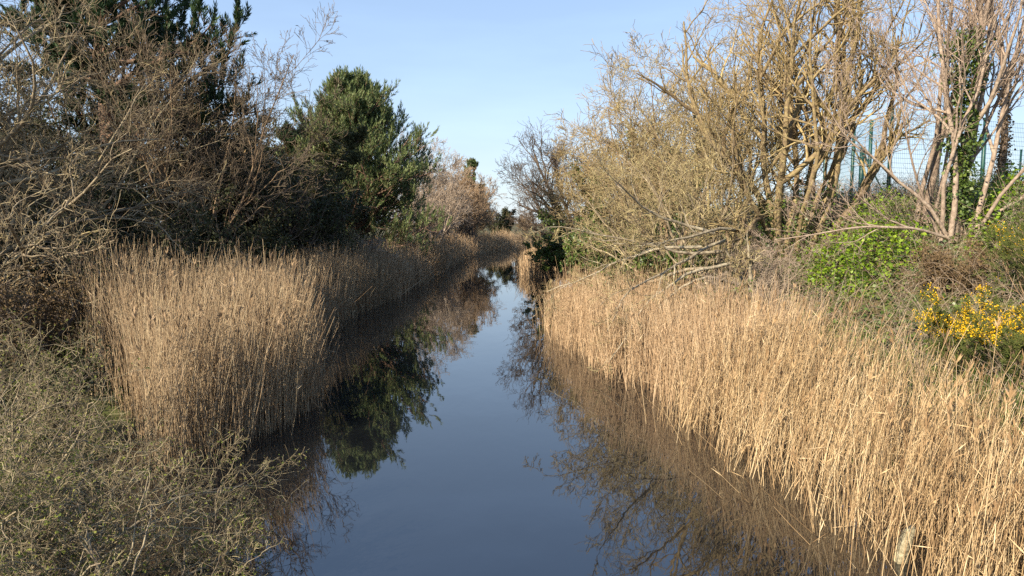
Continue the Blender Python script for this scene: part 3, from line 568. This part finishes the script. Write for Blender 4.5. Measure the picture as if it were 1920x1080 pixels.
woody('tree', g3(-14.0, 19), fan(7, 7.0, .055, .6, 82, lean=(.12, 0, 0)), [lv(8, .48, 40, 9, .2, .03), lv(6, .58, 42, 8, .24, .03, shrink=.4), lv(4, .64, 42, 6, .2, .02, shrink=.3), lv(2, .7, 42, 5, .2, .02)],
      'brown twiggy tree behind the near arching limbs at the left edge', seed=82, bark='bark_grey', twig='twig_left', rmin=.0045)
woody('tree', g3(-11.4, 24), fan(9, 9.0, .06, .34, 83, lean=(.07, 0, 0)), [lv(9, .42, 36, 9, .16, .05), lv(6, .58, 40, 7, .2, .05, shrink=.4), lv(5, .62, 40, 6, .17, .04, shrink=.3), lv(3, .65, 40, 5, .17, .03)],
      'tall bare tree with a few dead leaf clusters at its outer twigs', seed=83, bark='bark_brown', twig='twig_mid', rmin=.006, leaf=dict(n=1, size=.12, p=.03, spread=.05), leafmat='brown_leaf')
woody('tree', g3(-10.8, 30), fan(9, 5.6, .05, .5, 84, lean=(.12, -.05, 0)), std,
      'drooping tree with brown green foliage in front of the brownish evergreen', seed=84, bark='bark_brown', twig='twig_dark', rmin=.007, leaf=dict(n=2, size=.12, p=1, spread=.1), leafmat='cypress')  # dark twig colour stands in for shade between the left trees
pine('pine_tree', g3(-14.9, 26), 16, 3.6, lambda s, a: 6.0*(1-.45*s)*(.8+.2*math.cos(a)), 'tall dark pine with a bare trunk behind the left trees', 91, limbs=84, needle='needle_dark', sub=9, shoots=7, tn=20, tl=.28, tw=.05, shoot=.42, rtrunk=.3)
# evergreens in the left wood
def evergreen(name, x, y, H, W, label, seed, leafm, twig='twig_dark', n=9, size=.13, per=5, cat='tree', conic=False, dz=0):  # twig default is dark: deep shade of the wood put into the colour
    if conic: stems = [((0, 0, 0), (.03, 0, 1), H, .16)]; L = [lv(46, .30*W, 62, 6, .1, .10, t0=.04, shrink=.85), lv(8, .45, 42, 4, .15, .08), lv(5, .5, 42, 4, .15, .08)]
    else: stems = fan(n, H, .09, W, seed, Lv=.25); L = [lv(9, .42, 42, 6, .15, .04, t0=.08), lv(7, .5, 45, 5, .18, .03, t0=.1), lv(5, .5, 45, 4, .2, .02)]
    return woody(name, g3(x, y, dz), stems, L, label, cat, seed=seed, bark=twig, twig=twig, rmin=.007, leaf=dict(n=per, size=size, spread=.12, t0=0, asp=.6), leafmat=leafm)
evergreen('cypress_tree', -11.6, 35, 8.6, 1.0, 'narrow brownish evergreen tree left of the big pine', 101, 'cypress', conic=True, size=.14, per=6)
evergreen('tree', -14.6, 34, 7.2, .5, 'ivy covered tree in the middle of the left wood', 102, 'cypress', size=.14)
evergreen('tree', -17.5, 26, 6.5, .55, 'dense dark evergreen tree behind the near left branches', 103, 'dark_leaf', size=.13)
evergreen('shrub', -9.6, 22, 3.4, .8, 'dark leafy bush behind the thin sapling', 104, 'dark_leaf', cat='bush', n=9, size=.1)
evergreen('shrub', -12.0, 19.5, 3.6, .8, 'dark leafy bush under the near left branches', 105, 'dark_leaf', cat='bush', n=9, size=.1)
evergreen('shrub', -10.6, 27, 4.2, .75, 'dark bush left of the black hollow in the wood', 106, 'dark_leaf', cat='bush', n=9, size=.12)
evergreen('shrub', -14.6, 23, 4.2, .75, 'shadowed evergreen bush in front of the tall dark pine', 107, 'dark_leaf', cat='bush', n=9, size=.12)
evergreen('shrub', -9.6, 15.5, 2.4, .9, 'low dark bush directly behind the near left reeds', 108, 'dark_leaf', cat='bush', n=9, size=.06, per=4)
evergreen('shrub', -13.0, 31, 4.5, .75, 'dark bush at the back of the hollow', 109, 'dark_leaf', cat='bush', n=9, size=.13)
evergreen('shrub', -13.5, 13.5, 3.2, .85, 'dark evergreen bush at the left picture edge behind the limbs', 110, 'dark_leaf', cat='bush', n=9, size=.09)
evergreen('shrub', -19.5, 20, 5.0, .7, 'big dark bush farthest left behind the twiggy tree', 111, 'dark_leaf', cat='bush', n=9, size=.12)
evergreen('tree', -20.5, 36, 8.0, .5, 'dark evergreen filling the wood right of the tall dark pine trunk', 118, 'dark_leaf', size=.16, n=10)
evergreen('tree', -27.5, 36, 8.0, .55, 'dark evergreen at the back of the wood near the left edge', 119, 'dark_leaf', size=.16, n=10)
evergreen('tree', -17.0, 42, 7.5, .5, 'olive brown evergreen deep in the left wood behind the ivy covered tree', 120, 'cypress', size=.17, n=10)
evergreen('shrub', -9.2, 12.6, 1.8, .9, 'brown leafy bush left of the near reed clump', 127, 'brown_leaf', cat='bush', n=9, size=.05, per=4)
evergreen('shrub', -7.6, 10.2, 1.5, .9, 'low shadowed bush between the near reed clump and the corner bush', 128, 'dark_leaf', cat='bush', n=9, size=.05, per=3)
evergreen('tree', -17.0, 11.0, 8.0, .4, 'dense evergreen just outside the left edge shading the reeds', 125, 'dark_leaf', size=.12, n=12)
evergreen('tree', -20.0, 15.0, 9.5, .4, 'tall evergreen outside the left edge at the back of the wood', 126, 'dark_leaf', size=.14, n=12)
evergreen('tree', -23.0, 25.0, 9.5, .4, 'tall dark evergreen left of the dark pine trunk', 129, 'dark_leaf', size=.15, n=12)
evergreen('shrub', -13.0, 53, 5.0, .7, 'dark bush behind the foot of the big pine', 130, 'dark_leaf', cat='bush', n=10, size=.2, per=6)
shrub(7.5, 56, 4.2, .06, 14, 'brown hedge bush behind the dark branched tree', 57+100, twig='bark_brown', rmin=.012, spread=.6)
shrub(11.5, 50, 4.2, .06, 14, 'brown hedge bush behind the broad tan tree', 58+100, twig='bark_brown', rmin=.012, spread=.6)
evergreen('shrub', 9.6, 43, 4.2, .7, 'evergreen bush showing between the trunks on the right bank', 159, 'ivy', cat='bush', size=.16)
evergreen('tree', -12.4, 28.5, 6.0, .5, 'dark ivy covered tree in front of the bare twigs left of the brownish evergreen', 160, 'cypress', size=.12, n=10)
evergreen('shrub', -9.9, 31.5, 4.6, .6, 'dark green bush at the left foot of the big pine', 161, 'dark_leaf', cat='bush', n=10, size=.13)
# sapling
woody('sapling', g3(-9.4, 20.5), [((0, 0, -.1), (.0, 0, 1), 3.6, .03), ((0, 0, .5), (.55, 0, 1), 1.9, .014), ((0, 0, .5), (-.45, 0, 1), 1.5, .013)], [lv(8, .25, 45, 5, .12, .08), lv(4, .5, 42, 4, .15, .05)],
      'thin upright sapling standing before the dark left wood', 'sapling', seed=85, bark='bark_grey', twig='twig_left', split=1, sides0=6)
# big pine
def prof(s, a):
    return float(np.interp(s, [0, .3, .55, .8, .93, 1], [5.6, 5.6, 4.5, 2.9, 1.9, .9]))*(1+.10*math.cos(a))
pine('pine_tree', g3(-10.9, 47), 10.9, .6, prof, 'big rounded green pine standing beside the reeds on the left bank', 92, limbs=175, sub=10, shoots=5, tn=20, tl=.26, tw=.042, rtrunk=.34, limbup=.2, shoot=.6, bough=.10)
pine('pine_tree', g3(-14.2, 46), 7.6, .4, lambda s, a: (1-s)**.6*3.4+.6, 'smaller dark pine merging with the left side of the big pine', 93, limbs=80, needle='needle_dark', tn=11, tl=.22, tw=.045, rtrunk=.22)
pine('pine_tree', g3(-5.6, 100), 10.6, 3, lambda s, a: (1-s)**.5*2.4+.4, 'small dark pine with its tip above the reddish bare tree', 94, limbs=40, tn=9, tl=.3, tw=.08, rtrunk=.2)
# shrubs before the pine
shrub(-9.5, 36, 2.5, .03, 22, 'rounded olive brown shrub in front of the big pine', 112, twig='bark_gold', leaf=dict(n=1, size=.07, p=.6), leafmat='bud', rmin=.007, spread=.55, up=.04)
shrub(-8.2, 37, 2.4, .03, 16, 'grey arching shrub beside the rounded olive shrub', 113, twig='twig_pale', rmin=.007, spread=.75)
shrub(-8.3, 34, 1.3, .02, 14, 'low tangle of grey twigs behind the shaded reeds', 114, twig='twig_left', rmin=.006, spread=.9)
# farther left trees
woody('tree', g3(-9.0, 72), fan(7, 9.0, .14, .42, 86, foot=.6), std, 'grey bare tree just right of the big pine', seed=86, bark='twig_pale', twig='twig_pale', rmin=.013)
woody('tree', g3(-8.0, 60), fan(7, 6.2, .12, .6, 87, foot=.6), std, 'lower bare tree leaning to the water past the big pine', seed=87, bark='twig_pale', twig='twig_pale', rmin=.012)
woody('tree', g3(-6.2, 82), fan(9, 7.4, .13, .36, 88, foot=.7), std, 'dense orange brown bare tree near the canal bend', seed=88, bark='twig_orange', twig='twig_orange', rmin=.018)
woody('tree', g3(-5.4, 88), fan(9, 8.3, .13, .30, 89, foot=.7), std, 'reddish bare tree below the small pine tip', seed=89, bark='twig_orange', twig='twig_orange', rmin=.018)
shrub(-7.6, 66, 3.6, .05, 16, 'dark twiggy bush at the foot of the grey bare tree', 115, twig='twig_dark', rmin=.014, spread=.6)
shrub(-5.6, 78, 3.4, .05, 16, 'dark undergrowth bush under the orange brown tree', 116, twig='twig_dark', rmin=.016, spread=.6)
evergreen('shrub', -1.9, 108, 3.6, .7, 'round dark bush closing the view at the canal bend', 117, 'dark_leaf', cat='bush', size=.25)

# near left bush at the bottom corner
def near_bush(x, y, n, h, label, seed, lean, spread=.8, dz=.0):
    rs = np.random.RandomState(seed)
    return woody('bush', (x, y, max(grd(x, y), 0)+dz), fan(n, h, .028, spread, seed, lean=lean, foot=.2, Lv=.25), [lv(8, .6, 42, 10, .24, -.01), lv(6, .62, 46, 8, .26, .0, shrink=.35), lv(4, .62, 46, 6, .28, .0, shrink=.3), lv(2, .62, 45, 4, .28, .0)],
          label, 'bush', seed=seed, bark='bark_grey', twig='twig_bush', K0=12, wob0=.2, up0=-.05, rmin=.0022, split=2, sides0=6, leaf=dict(n=2, size=.027, p=.65, spread=.01, t0=.3), leafmat='bud', parts=('stems', 'twigs'))
near_bush(-4.9, 6.2, 16, 2.1, 'tangled budding bush in the bottom left corner', 121, (.1, -.05, 0))
near_bush(-3.5, 4.9, 16, 1.7, 'sprawling twiggy bush hanging over the water at the bottom left', 122, (.55, .05, 0), spread=.9)
near_bush(-6.2, 7.6, 16, 2.3, 'twiggy bush beside the near reeds below the arching limbs', 123, (.0, -.05, 0))
near_bush(-3.9, 3.7, 12, 1.2, 'lowest greyish bush at the very bottom left edge', 124, (.1, .1, 0), spread=1.0)

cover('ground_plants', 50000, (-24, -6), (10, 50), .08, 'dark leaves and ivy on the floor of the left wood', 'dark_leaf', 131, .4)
bramble(2500, (-20, -6), (9, 45), 'dark bramble stems along the edge of the left wood', 'twig_dark', 132, side=-1)  # stems coloured dark in place of the shade at the wood's edge
def grass(n, xs, ys, label, seed, cond, H=.45):
    rs = np.random.RandomState(seed); x = rs.uniform(*xs, n); y = rs.uniform(*ys, n); k = cond(x, y); x, y = x[k], y[k]; n = len(x)
    mb = MB(); mb.leaves(np.stack([x, y, ground(x, y)-.02], -1), np.stack([rs.normal(0, .3, n), rs.normal(0, .3, n), np.ones(n)], -1), rs.normal(0, 1, (n, 3)), H*rs.uniform(.5, 1.3, n), .02, rs.uniform(0, 1, n))
    tag(mb.build('grass', M['grass']), label, 'grass', kind='stuff')
grass(26000, (-13, -6), (14, 48), 'rough green grass between the left reeds and the wood', 133, lambda x, y: (x < xl(y)-3.0) & (x > xl(y)-7.5))
grass(14000, (3, 8), (9, 34), 'rough grass at the foot of the right embankment', 134, lambda x, y: (x > xb(y)-1.0) & (x < xb(y)+1.5), .6)
# distance: hedge and field
rs = np.random.RandomState(9)
for k, (x, y, h) in enumerate([(3, 150, 3.5), (10, 165, 4), (-7, 160, 4), (18, 180, 5), (-16, 175, 5), (28, 170, 5)]):
    shrub(x, y, h, .08, 16, ['far hedge bush seen past the canal bend', 'far hedge bush beyond the bend, second from the water', 'far hedge bush behind the round dark bush', 'far bush hidden behind the dark branched tree', 'far bush behind the reddish tree', 'farthest right hedge bush'][k], 140+k, twig='bark_brown', rmin=.03, group='far hedge bushes')
